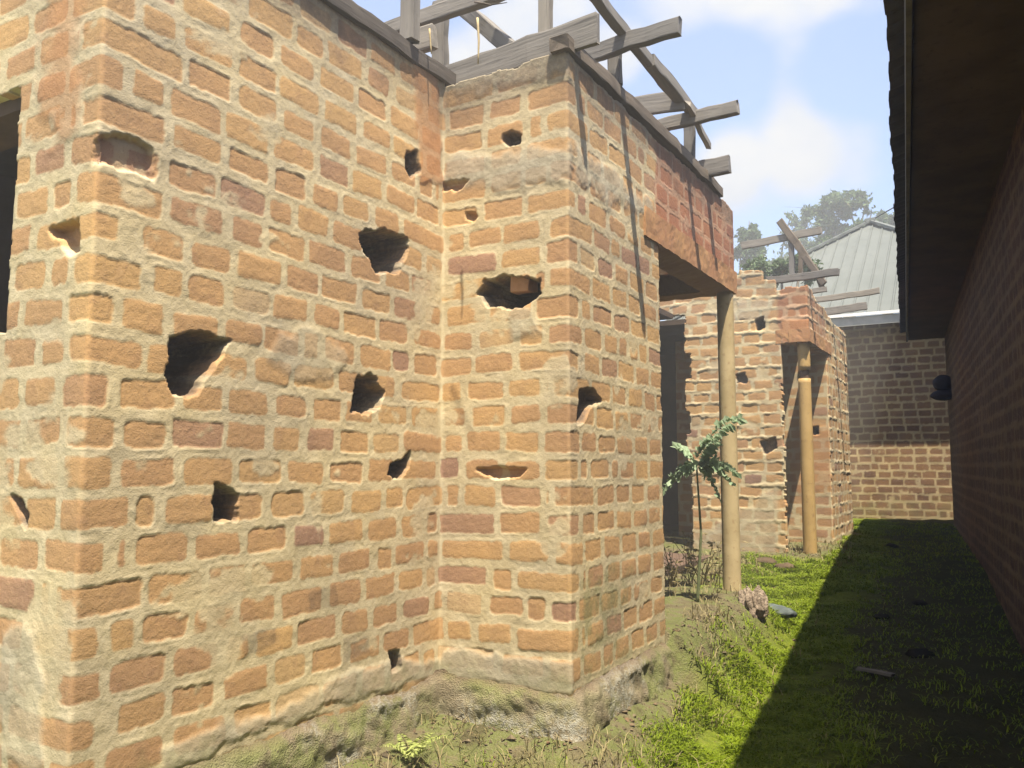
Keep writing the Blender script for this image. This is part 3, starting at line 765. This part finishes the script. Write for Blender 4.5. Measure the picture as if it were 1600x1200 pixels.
# front hip face with its raised ribs (one mesh)
V = []; Fq = []
ribs = np.arange(XL+.12, XR, .205)
def zface(x, t): return (x, YE+t, ZE+sp*t)
prev = None
xs = []
for r in ribs: xs += [(r-.022, 0), (r-.010, .022), (r+.010, .022), (r+.022, 0)]
xs = [(XL, 0)]+xs+[(XR, 0)]
apx = (XL+XR)/2
for x, h in xs:
    tmax = max(0.02, min(x-XL, XR-x)); tmax = min(tmax, D)
    for k in range(5):
        t = tmax*k/4
        V.append((x, YE+t-h*.57, ZE+sp*t+h*.82+.004*math.sin(x*9+k)))
for i in range(len(xs)-1):
    for k in range(4):
        a = i*5+k; Fq.append((a, a+5, a+6, a+1))
me = np_mesh('roof', V, Fq, smooth=False); rf = link('roof', me, FH, [M_SHEET])
Rz = ZE+sp*D; Ry = YE+D
prism('side_roof', [(XL, YE, ZE), (apx, Ry, Rz), (apx, 24, Rz), (XL, 24, ZE)], [(XL, YE, ZE-.03), (apx, Ry, Rz-.03), (apx, 24, Rz-.03), (XL, 24, ZE-.03)], M_SHEET, FH)
prism('side_roof', [(XR, YE, ZE), (XR, 24, ZE), (apx, 24, Rz), (apx, Ry, Rz)], [(XR, YE, ZE-.03), (XR, 24, ZE-.03), (apx, 24, Rz-.03), (apx, Ry, Rz-.03)], M_SHEET, FH)
beam('ridge_cap', (XL, YE, ZE+.03), (apx, Ry, Rz+.05), .17, .05, M_SHEET, FH, bend=0)
beam('ridge_cap', (XR, YE, ZE+.03), (apx, Ry, Rz+.05), .17, .05, M_SHEET, FH, bend=0)
beam('ridge_cap', (apx, Ry-.1, Rz+.05), (apx, 24, Rz+.05), .2, .06, M_SHEET, FH, bend=0)
rough_box('roof_edge', (XL, YE-.05, ZE-.045), (XR, YE-.012, ZE+.005), M_TRIM, FH, .5, .001, 3)
rough_box('fascia', (XL, YE-.01, ZE-.20), (XR, YE+.015, ZE-.05), M_GREYTRIM, FH, .5, .002, 4)
rough_box('soffit', (XL+.02, YE+.02, ZE-.10), (XR-.02, YF-.03, ZE-.075), M_GREYTRIM, FH, .5, .002, 5)

# ------------------------------------------------------------------ foliage
def leaves(name, C, N, sizeL, sizeW, attr, mat, parent=None, tri=False):
    """one mesh of pointed leaf quads at C with axes from N (n,3) directions"""
    n = len(C); rg = RNG
    ax = N/np.linalg.norm(N, axis=1)[:, None]
    r = rg.normal(size=(n, 3)); sd = np.cross(ax, r); sd /= np.linalg.norm(sd, axis=1)[:, None]+1e-9
    L = sizeL[:, None]; W = sizeW[:, None]
    nn = np.cross(ax, sd)
    V = np.stack([C, C+ax*L*.5+sd*W*.5+nn*L*.06, C+ax*L, C+ax*L*.5-sd*W*.5+nn*L*.06], 1).reshape(-1, 3)
    Fq = np.arange(n*4).reshape(n, 4)
    return link(name, np_mesh(name, V, Fq, {'lf': np.repeat(attr, 4, axis=0)}, smooth=False), parent, [mat])
def tree(label, base, crowns, mat, seed, nleaf=5200, leaf=.20, trunk_r=.16, group='trees behind the far house'):
    """crowns: list of (centre, radii) clumps; limbs run from the trunk to every clump"""
    rg = np.random.default_rng(seed); base = np.array(base, float)
    root = empty('tree', tuple(base), label, 'tree', group)
    V = []; Fq = []
    def limb(a, b, ra, rb, seg=7, n=7):
        a = np.array(a); b = np.array(b); o = len(V); side = rg.normal(size=3)*np.linalg.norm(b-a)*.05
        for i in range(n+1):
            t = i/n; p = a+(b-a)*t+side*math.sin(t*3.14); r = ra+(rb-ra)*t
            for j in range(seg):
                an = 2*math.pi*j/seg; V.append((p[0]+math.cos(an)*r, p[1]+math.sin(an)*r, p[2]))
        for i in range(n):
            for j in range(seg): Fq.append((o+i*seg+j, o+i*seg+(j+1) % seg, o+(i+1)*seg+(j+1) % seg, o+(i+1)*seg+j))
    cs = [np.array(c, float) for c, r in crowns]
    mid = np.mean(cs, axis=0); fork = base+(mid-base)*.62
    limb(base, fork, trunk_r, trunk_r*.6, 10, 10)
    for c, r in crowns:
        limb(fork, c, trunk_r*.45, .02)
        for k in range(4): limb(np.array(c)-np.array([0, 0, r[2]*.3]), np.array(c)+rg.normal(size=3)*np.array(r)*.55, .03, .008, 5, 4)
    link('trunk', np_mesh('trunk', V, Fq), root, [M_BARK])
    C = []; tot = sum(r[0]*r[1]*r[2] for c, r in crowns)
    for c, r in crowns:
        k = int(nleaf*r[0]*r[1]*r[2]/tot); c = np.array(c); r = np.array(r)
        nsub = max(6, int(16*(r[0]*r[2])**.5)); sub = rg.normal(size=(nsub, 3)); sub /= np.linalg.norm(sub, axis=1)[:, None]
        sub *= rg.uniform(.35, 1.0, nsub)[:, None]
        sr = rg.uniform(.16, .36, nsub)
        pick = rg.integers(0, nsub, k)
        pos = sub[pick]+rg.normal(size=(k, 3))*sr[pick][:, None]*.55
        C.append(c+pos*r)
    C = np.concatenate(C); n = len(C)
    N = rg.normal(size=(n, 3)); N[:, 2] -= .3
    A = np.stack([rg.random(n), np.where(rg.random(n) < .03, .5, 0), np.zeros(n), np.ones(n)], -1)
    s = leaf*rg.uniform(.6, 1.25, n)
    leaves('crown', C, N, s, s*.55, A, mat, root)
    return root
def px(x, y, Y): return at(x, y, 1, Y)
def R3(wpx, hpx, Y):  # pixel radii -> metres at depth plane Y
    k = Y*.93/F*1.13
    return (wpx*k, wpx*k*.9, hpx*k)
def clumps(lst, Y): return [(px(x, y, Y+dy), R3(w, h, Y)) for x, y, w, h, dy in lst]
b = px(1325, 600, 30)
tree('tall leafy tree rising above the apex of the pale sheet roof', (b[0], 30, -.95),
     clumps([(1290, 322, 34, 16, 0), (1322, 312, 26, 18, .4), (1352, 318, 10, 12, 0), (1300, 352, 30, 22, 0), (1288, 388, 26, 22, .5), (1362, 330, 8, 6, 0), (1318, 380, 30, 20, .6)], 30), M_TREE, 1, 9000, .17)
b = px(1245, 600, 33)
tree('pale thin crowned tree behind the fallen rear rafters', (b[0], 33, -.95),
     clumps([(1235, 340, 16, 12, 0), (1258, 352, 22, 14, .3), (1232, 370, 14, 16, 0), (1262, 385, 24, 14, 0), (1250, 420, 40, 22, 0), (1215, 425, 26, 18, 0)], 33), M_TREE2, 2, 4600, .16)
b = px(1170, 600, 26)
tree('dense dark tree just right of the red bricks above the porch', (b[0], 26, -.95),
     clumps([(1172, 365, 20, 20, 0), (1158, 395, 26, 24, 0), (1180, 410, 24, 20, .3), (1168, 440, 30, 20, 0)], 26), M_TREE, 3, 6000, .15)
b = px(1225, 600, 14)
tree('low bushy tree between the rear rafters and the pale sheet roof', (b[0], 14.0, -.9),
     clumps([(1250, 412, 20, 14, 0), (1222, 420, 22, 16, 0), (1200, 425, 24, 18, 0), (1265, 428, 14, 12, .2), (1180, 415, 20, 18, .3)], 14), M_TREE2, 4, 5200, .085, .07)
b = px(1345, 600, 27)
tree('leafy tree showing above the left hip of the pale sheet roof', (b[0], 27, -.95),
     clumps([(1335, 366, 24, 14, 0), (1310, 384, 26, 14, 0), (1285, 396, 22, 14, 0), (1362, 350, 18, 10, 0)], 27), M_TREE, 6, 4200, .14)
b = px(1395, 600, 32)
tree('pale tree right of the roof apex beside the dark eave', (b[0], 32, -.95),
     clumps([(1388, 344, 18, 13, 0), (1375, 338, 12, 9, 0), (1410, 350, 20, 16, 0), (1352, 350, 12, 8, 0)], 32), M_TREE2, 5, 3000, .16)

cb = tube('overhead_cable', [at(1120, 462, 1, 20), at(1190, 437, 1, 19.6), at(1290, 385, 1, 19), at(1395, 325, 1, 18.4), at(1480, 270, 1, 18)], .013, M_CABLE, None, 6, 0, 1, cap=False, step=.4)
tag(cb, 'thin dark cable sagging in front of the trees above the sheet roof', 'cable')

# grass: lawn blades and dry tufts
def blades(name, X, Y, Hh, W, lean, attr, mat):
    n = len(X); rg = RNG; Z = ground_z(X, Y)-.006
    az = rg.uniform(0, 2*np.pi, n); dirx, diry = np.cos(az), np.sin(az)
    sx, sy = -diry, dirx
    B = np.stack([X, Y, Z], -1); D = np.stack([dirx, diry, 0*dirx], -1); S_ = np.stack([sx, sy, 0*sx], -1)
    up = np.array([0, 0, 1.0])
    mid = B+D*(Hh*lean*.35)[:, None]+up*(Hh*.6)[:, None]
    tip = B+D*(Hh*lean)[:, None]+up*(Hh*(1-.25*lean))[:, None]
    w = W[:, None]*S_
    V = np.stack([B-w*.5, B+w*.5, mid+w*.4, mid-w*.4, tip+w*.06, tip-w*.06], 1).reshape(-1, 3)
    o = np.arange(n)*6
    Fq = np.concatenate([np.stack([o, o+1, o+2, o+3], -1), np.stack([o+3, o+2, o+4, o+5], -1)])
    return link(name, np_mesh(name, V, Fq, {'lf': np.repeat(attr, 6, axis=0)}, smooth=False), None, [mat])
def scatter(n, x0, x1, y0, y1, power=1.6):
    u = RNG.random(n)**power; return RNG.uniform(x0, x1, n), y0+(y1-y0)*u
X, Y = scatter(800000, -2.4, .55, 2.4, 14.5)
g_ = green_mask(X, Y)*(1-.95*shade_soil_mask(X, Y)); cl = fbm(X*6, Y*6, 77, 3)
ok = (RNG.random(len(X)) < g_*sstep(.30, .55, cl)) & (house_dist(X, Y) > .02)
X, Y = X[ok], Y[ok]; n = len(X)
hh = RNG.uniform(.015, .042, n)*(1+.5*sstep(.5, .7, fbm(X*3, Y*3, 78)))
A = np.stack([np.clip(RNG.normal(.5, .3, n)+.5*(fbm(X*2, Y*2, 79)-.5), 0, 1), np.where(RNG.random(n) < .05, RNG.uniform(.3, .8, n), 0), np.zeros(n), np.ones(n)], -1)
gs = blades('grass', X, Y, hh, (.0032+.0006*Y), RNG.uniform(.5, 1.6, n), A, M_GRASS)
tag(gs, 'short bright green grass carpeting the alley beside the brick house', 'grass', kind='stuff')
X, Y = scatter(34000, -2.44, -.9, 2.2, 10.5, 1.3)
d = house_dist(X, Y); cl = fbm(X*5, Y*5, 87, 3)
ok = ((d > .015) | ((Y > 4.8) & (X > -2.2))) & (RNG.random(len(X)) < .55*sstep(.62, .2, d)*sstep(.44, .62, cl))
X, Y = X[ok], Y[ok]; n = len(X)
hh = RNG.uniform(.02, .09, n)*(1+.8*(RNG.random(n) < .05))
A = np.stack([RNG.random(n), np.zeros(n), np.zeros(n), np.ones(n)], -1)
ds = blades('dry_grass', X, Y, hh, .0028+.0006*Y, RNG.uniform(.2, 1.3, n), A, M_DRY)
tag(ds, 'straw coloured dry grass on the bank along the wall foot', 'grass', kind='stuff')

# crumbs of soil, mortar and brick lying on the bank and in the grass
def crumbs(n):
    rg = np.random.default_rng(77)
    X = rg.uniform(-2.42, -.8, n*3); Y = rg.uniform(2.3, 9.3, n*3); d = house_dist(X, Y)
    ok = (d > .01) & (rg.random(n*3) < sstep(.55, .05, d)*.9+.05); X, Y = X[ok][:n], Y[ok][:n]; n = len(X)
    r = rg.gamma(1.6, .0026, n)+.002; Z = ground_z(X, Y)+r*.2
    B = np.array([(1, 0, 0), (-1, 0, 0), (0, 1, 0), (0, -1, 0), (0, 0, 1), (0, 0, -1)], float)
    V = np.stack([X, Y, Z], -1)[:, None]+B[None]*r[:, None, None]*rg.uniform(.5, 1.5, (n, 6, 3))*np.array([1, 1, .7])+rg.normal(size=(n, 6, 3))*r[:, None, None]*.25
    T = np.array([(0, 2, 4), (2, 1, 4), (1, 3, 4), (3, 0, 4), (2, 0, 5), (1, 2, 5), (3, 1, 5), (0, 3, 5)])
    Fq = (np.arange(n)[:, None, None]*6+T[None]).reshape(-1, 3)
    o = link('soil_crumbs', np_mesh('soil_crumbs', V.reshape(-1, 3), Fq, smooth=False, nper=3), None, [mat_simple('crumbs', (.07, .052, .03), (.15, .115, .065), 30, (.20, .10, .05), bscale=9)])
    tag(o, 'crumbs of soil, mortar and broken brick strewn along the wall foot', 'rubble', kind='stuff')
crumbs(5000)

# tall dry weeds growing in the porch
def weed(name, label, base, n, H, spread, seed, mat, cat='weed', group=None, leafy=.5):
    rg = np.random.default_rng(seed); root = empty(name, tuple(base), label, cat, group)
    V = []; Fq = []; C = []; N = []
    for k in range(n):
        a = rg.uniform(0, 6.28); r = spread*rg.random()**.5*.5; h = H*rg.uniform(.5, 1.1)
        p = np.array(base)+[math.cos(a)*r, math.sin(a)*r, -.03]; q = p+[rg.normal()*spread*.35, rg.normal()*spread*.35, h]
        w = .006; o = len(V); s = np.array([math.cos(a+1.5), math.sin(a+1.5), 0])*w
        m_ = (p+q)/2+rg.normal(size=3)*.02
        V += [p-s, p+s, m_+s*.8, m_-s*.8, q+s*.4, q-s*.4]; Fq += [(o, o+1, o+2, o+3), (o+3, o+2, o+4, o+5)]
        for j in range(int(7*leafy)+1):
            t = rg.uniform(.2, 1); C.append(p+(q-p)*t+rg.normal(size=3)*.01); N.append([rg.normal(), rg.normal(), rg.uniform(-.6, .8)])
    link('stems', np_mesh('stem', V, Fq, {'lf': np.tile([.5, 0, 0, 1], (len(V), 1))}, smooth=False), root, [mat])
    C = np.array(C); m = len(C); s = rg.uniform(.03, .08, m)
    leaves('foliage', C, np.array(N), s, s*.35, np.stack([rg.random(m), rg.random(m)*.3, np.zeros(m), np.ones(m)], -1), mat, root)
    return root
w0 = at(1098, 905, 2, -.95)
weed('dry_weed', 'tall dry weed clump in the porch opening left of the tan column', (w0[0], w0[1], -.96), 46, .42, .34, 1, M_DRY, 'weed')
w0 = at(1052, 915, 2, -.95)
weed('dry_weed', 'thin dry weeds at the left jamb of the porch opening', (w0[0], w0[1], -.96), 16, .34, .20, 2, M_DRY, 'weed')

# sapling with feathery leaves
def sapling():
    top = at(1088, 722, 1, 5.7); base = np.array([top[0]-.03, 5.75, -.96])
    root = empty('sapling', tuple(base), 'green sapling with feathery compound leaves in the porch opening', 'plant')
    tube('stem', [base, base+(top-base)*.5+np.array([.03, 0, 0]), top], [.012, .009, .006], M_SAP_STEM, root, 8, .05, 1)
    ends = [(1158, 655), (1150, 738), (1036, 768), (1056, 700), (1118, 690), (1122, 775), (1060, 745), (1142, 752)]
    rg = np.random.default_rng(3)
    for k, (x, y) in enumerate(ends):
        e = at(x, y, 1, 5.7+rg.uniform(-.12, .12)); d = e-top; L = np.linalg.norm(d)
        C = []; N = []; S = []
        sag = lambda t: top+d*t+np.array([0, 0, .05*L/.3*math.sin(t*3.14)])
        nl = int(L/.022)+5
        side = np.cross(d/L, [0, 0, 1]); side /= np.linalg.norm(side)+1e-9
        V = []; Fq = []
        for i in range(9):
            p = sag(i/8); V += [p+[0, 0, .003], p-[0, 0, .003]]
            if i: o = 2*i; Fq.append((o-2, o, o+1, o-1))
        for i in range(nl):
            t = .12+.88*i/(nl-1); p = sag(t)
            for sgn in (-1, 1):
                C.append(p); N.append(side*sgn*.75+d/L*.35+np.array([0, 0, sgn*.35+rg.normal()*.25-.25])); S.append(rg.uniform(.085, .13)*(1-.4*t))
        C = np.array(C); N = np.array(N); S = np.array(S); m = len(C)
        lo = leaves('frond', C, N, S, S*.58, np.stack([rg.random(m), 0*S, 0*S, 0*S+1], -1), M_SAP, root)
M_SAP_STEM = mat_simple('sapling_stem', (.12, .14, .06), (.18, .19, .09), 20)
sapling()

# fern at the foot of the bank
def fern():
    c = at(640, 1165, 2, -1.22); base = np.array([c[0], c[1], float(ground_z(c[0], c[1]))])
    root = empty('fern', tuple(base), 'small pale green fern frond at the wall foot, bottom of the picture', 'fern')
    rg = np.random.default_rng(9)
    for k in range(5):
        a = [-.5, .4, 1.4, 2.6, 4.2][k]; L = [.26, .24, .18, .16, .17][k]
        C = []; N = []; S = []
        for i in range(20):
            t = i/19; p = base+np.array([math.cos(a)*L*t*.8, math.sin(a)*L*t*.8, L*(.9*t-.55*t*t)+.02])
            for sg in (-1, 1):
                C.append(p); N.append([-math.sin(a)*sg+math.cos(a)*.3, math.cos(a)*sg+math.sin(a)*.3, -.15]); S.append(.065*(1-.85*t)*min(1, .5+4*t))
        C = np.array(C); S = np.array(S); m = len(C)
        leaves('frond', C, np.array(N), S, S*.3, np.stack([rg.random(m), 0*S, 0*S, 0*S+1], -1), M_FERN, root)
fern()

# loose things on the ground
def on_ground(x, y): return np.array([x, y, float(ground_z(x, y))])
c = at(1176, 955, 0, -1.56)
lump = blob('plaster_lump', (c[0], c[1], c[2]+.02), .10, M_LUMP, None, 21, (.85, .9, 1.3), .55, 5, 2.6)
tag(lump, 'crumbled pale plaster lump at the foot of the tan column', 'rubble')
c = at(1212, 980, 2, -1.21); q = on_ground(c[0], c[1])
st = blob('stone', (q[0], q[1], q[2]+.015), .10, M_STONE, None, 22, (1.5, .9, .5), .45)
tag(st, 'flat blue grey stone on the sunlit grass near the tan column', 'stone')
for k, (x, y, r, lab) in enumerate([(1438, 1058, .07, 'largest dark clod on the shaded path, nearest the camera'), (1438, 962, .06, 'dark clod on the shaded path beyond the largest one'),
                               (1378, 980, .055, 'dark clod nearest the shadow edge on the path'), (1395, 868, .07, 'flat dark clod far along the shaded path')]):
    c = at(x, y, 2, float(np.interp(y, [868, 980, 1058], [-1.06, -1.25, -1.40])))
    q = on_ground(c[0], c[1])
    s_ = blob('clod', (q[0], q[1], q[2]-r*.05), r, M_DARKST, None, 40+k, (1.1, 1, .6), .5)
    tag(s_, lab, 'clod', 'dark clods on the shaded path')
c = at(1368, 1092, 2, -1.44); q = on_ground(c[0], c[1])
sk = beam('plank_scrap', (q[0]-.09, q[1]+.05, q[2]+.025), (q[0]+.08, q[1]-.03, q[2]+.03), .045, .018, M_STICK, None, endcut=.04)
tag(sk, 'short pale wood scrap lying on the shaded path', 'wood')
# fallen straw and brick fragments
for k, (x, y, r, lab) in enumerate([(1195, 888, .09, 'dark brown earth clod on the bank behind the tan column'), (1226, 893, .08, 'reddish brown clod right of the earth clod on the bank')]):
    c = at(x, y, 2, -1.06); q = on_ground(c[0], c[1])
    s_ = blob('earth_clod', (q[0], q[1], q[2]+.01), r, mat_simple('earth_clod_%d' % k, (.055, .036, .02), (.09, .06, .034), 14), None, 60+k, (1.4, 1, .6), .3)
    tag(s_, lab, 'clod')

# ------------------------------------------------------------------ light
SUN = Vector((.253, -.27, 1.0)).normalized()
sl_ = bpy.data.lights.new('sun', 'SUN'); sl_.energy = 5.0; sl_.angle = math.radians(.55); sl_.color = (1.0, .93, .80)
so = bpy.data.objects.new('sun', sl_); COL.objects.link(so); so.rotation_euler = SUN.to_track_quat('Z', 'Y').to_euler()
w = bpy.data.worlds.new('World'); scene.world = w; w.use_nodes = True
t = w.node_tree; t.nodes.clear()
out = t.nodes.new('ShaderNodeOutputWorld'); bg = t.nodes.new('ShaderNodeBackground'); t.links.new(bg.outputs[0], out.inputs[0])
sky = t.nodes.new('ShaderNodeTexSky'); sky.sky_type = 'NISHITA'; sky.sun_disc = False
sky.sun_elevation = math.asin(SUN.z); sky.sun_rotation = math.atan2(SUN.x, SUN.y); sky.air_density = 1.0; sky.dust_density = 1.2; sky.ozone_density = 1.0
bg.inputs[1].default_value = .10
g = NG.__new__(NG); g.t = t
tc = t.nodes.new('ShaderNodeTexCoord'); V = tc.outputs['Generated']
mp = t.nodes.new('ShaderNodeMapping'); mp.inputs['Scale'].default_value = (1, 1, 1.8); t.links.new(V, mp.inputs[0])
n1 = g.noise(mp.outputs[0], 3.0, 8, .55, .25); n2 = g.noise(mp.outputs[0], 9.0, 6, .6)
def dirpx(x, y):
    r = _fw + _rt*(x-800)/F - _up*(y-600)/F; return r/np.linalg.norm(r)
acc = None
for x, y, rad, amt in [(1200, 245, 5.0, .30), (1120, 262, 3.5, .26), (1290, 235, 4.5, .26), (740, 150, 6, .34), (1230, -45, 5, .34), (1090, -40, 5, .30), (1350, -40, 4, .2), (965, 85, 2.6, .34), (840, 10, 5, .30), (1240, 120, 2.5, .20), (1180, 370, 4, .10), (560, 20, 8, -.2), (1110, 150, 4.5, -.15), (1330, 110, 4, -.18), (1160, 90, 4, -.1), (1250, 330, 4, -.15)]:
    d_ = dirpx(x, y); dp = t.nodes.new('ShaderNodeVectorMath'); dp.operation = 'DOT_PRODUCT'
    t.links.new(V, dp.inputs[0]); dp.inputs[1].default_value = tuple(d_)
    f_ = g.mrange(dp.outputs['Value'], math.cos(math.radians(rad)), 1.0, 0, amt)
    acc = f_ if acc is None else g.math('ADD', acc, f_)
cl = g.math('ADD', g.math('ADD', g.math('MULTIPLY', n1, .75), g.math('MULTIPLY', n2, .25)), acc)
cm = g.mrange(cl, .54, .92)
CLOUD = 3.1
shade = g.mix(g.mrange(n2, .3, .7), (CLOUD*.86, CLOUD*.9, CLOUD*.98), (CLOUD, CLOUD, CLOUD))
skyc = g.mix(1.0, sky.outputs[0], (1.0, 1.0, 1.06), 'MULTIPLY'); skyc = g.mix(.22, skyc, (2.25, 2.55, 3.2))
t.links.new(g.mix(cm, skyc, shade), bg.inputs[0])
try: w.cycles.sampling_method = 'AUTOMATIC'
except Exception: pass

vs = scene.view_settings
scene.display_settings.display_device = 'sRGB'
vs.view_transform = 'Standard'; vs.look = 'None'; vs.gamma = 1; vs.use_curve_mapping = False
vs.exposure = 1.58

def glare_veil(d):  # added scattering volume that stands in for lens glare
    g = NG('glare_volume'); g.t.nodes.remove(g.b)
    v = g.n('ShaderNodeVolumePrincipled'); v.inputs['Density'].default_value = d; v.inputs['Color'].default_value = (.95, .93, .88, 1)
    v.inputs['Anisotropy'].default_value = .35
    g.L(v.outputs[0], g.out.inputs['Volume'])
    b = [(x, y, z) for z in (-3.0, 9.0) for x, y in ((-700, -700), (700, -700), (700, 1000), (-700, 1000))]
    me = bpy.data.meshes.new('glare_veil'); me.from_pydata(b, [], [(3, 2, 1, 0), (4, 5, 6, 7), (0, 1, 5, 4), (1, 2, 6, 5), (2, 3, 7, 6), (3, 0, 4, 7)]); me.update()
    tag(link('glare_veil', me, None, [g.m]), 'thin pale warm volume added over the alley to stand in for lens glare', 'glare_veil', kind='stuff')
glare_veil(.013)
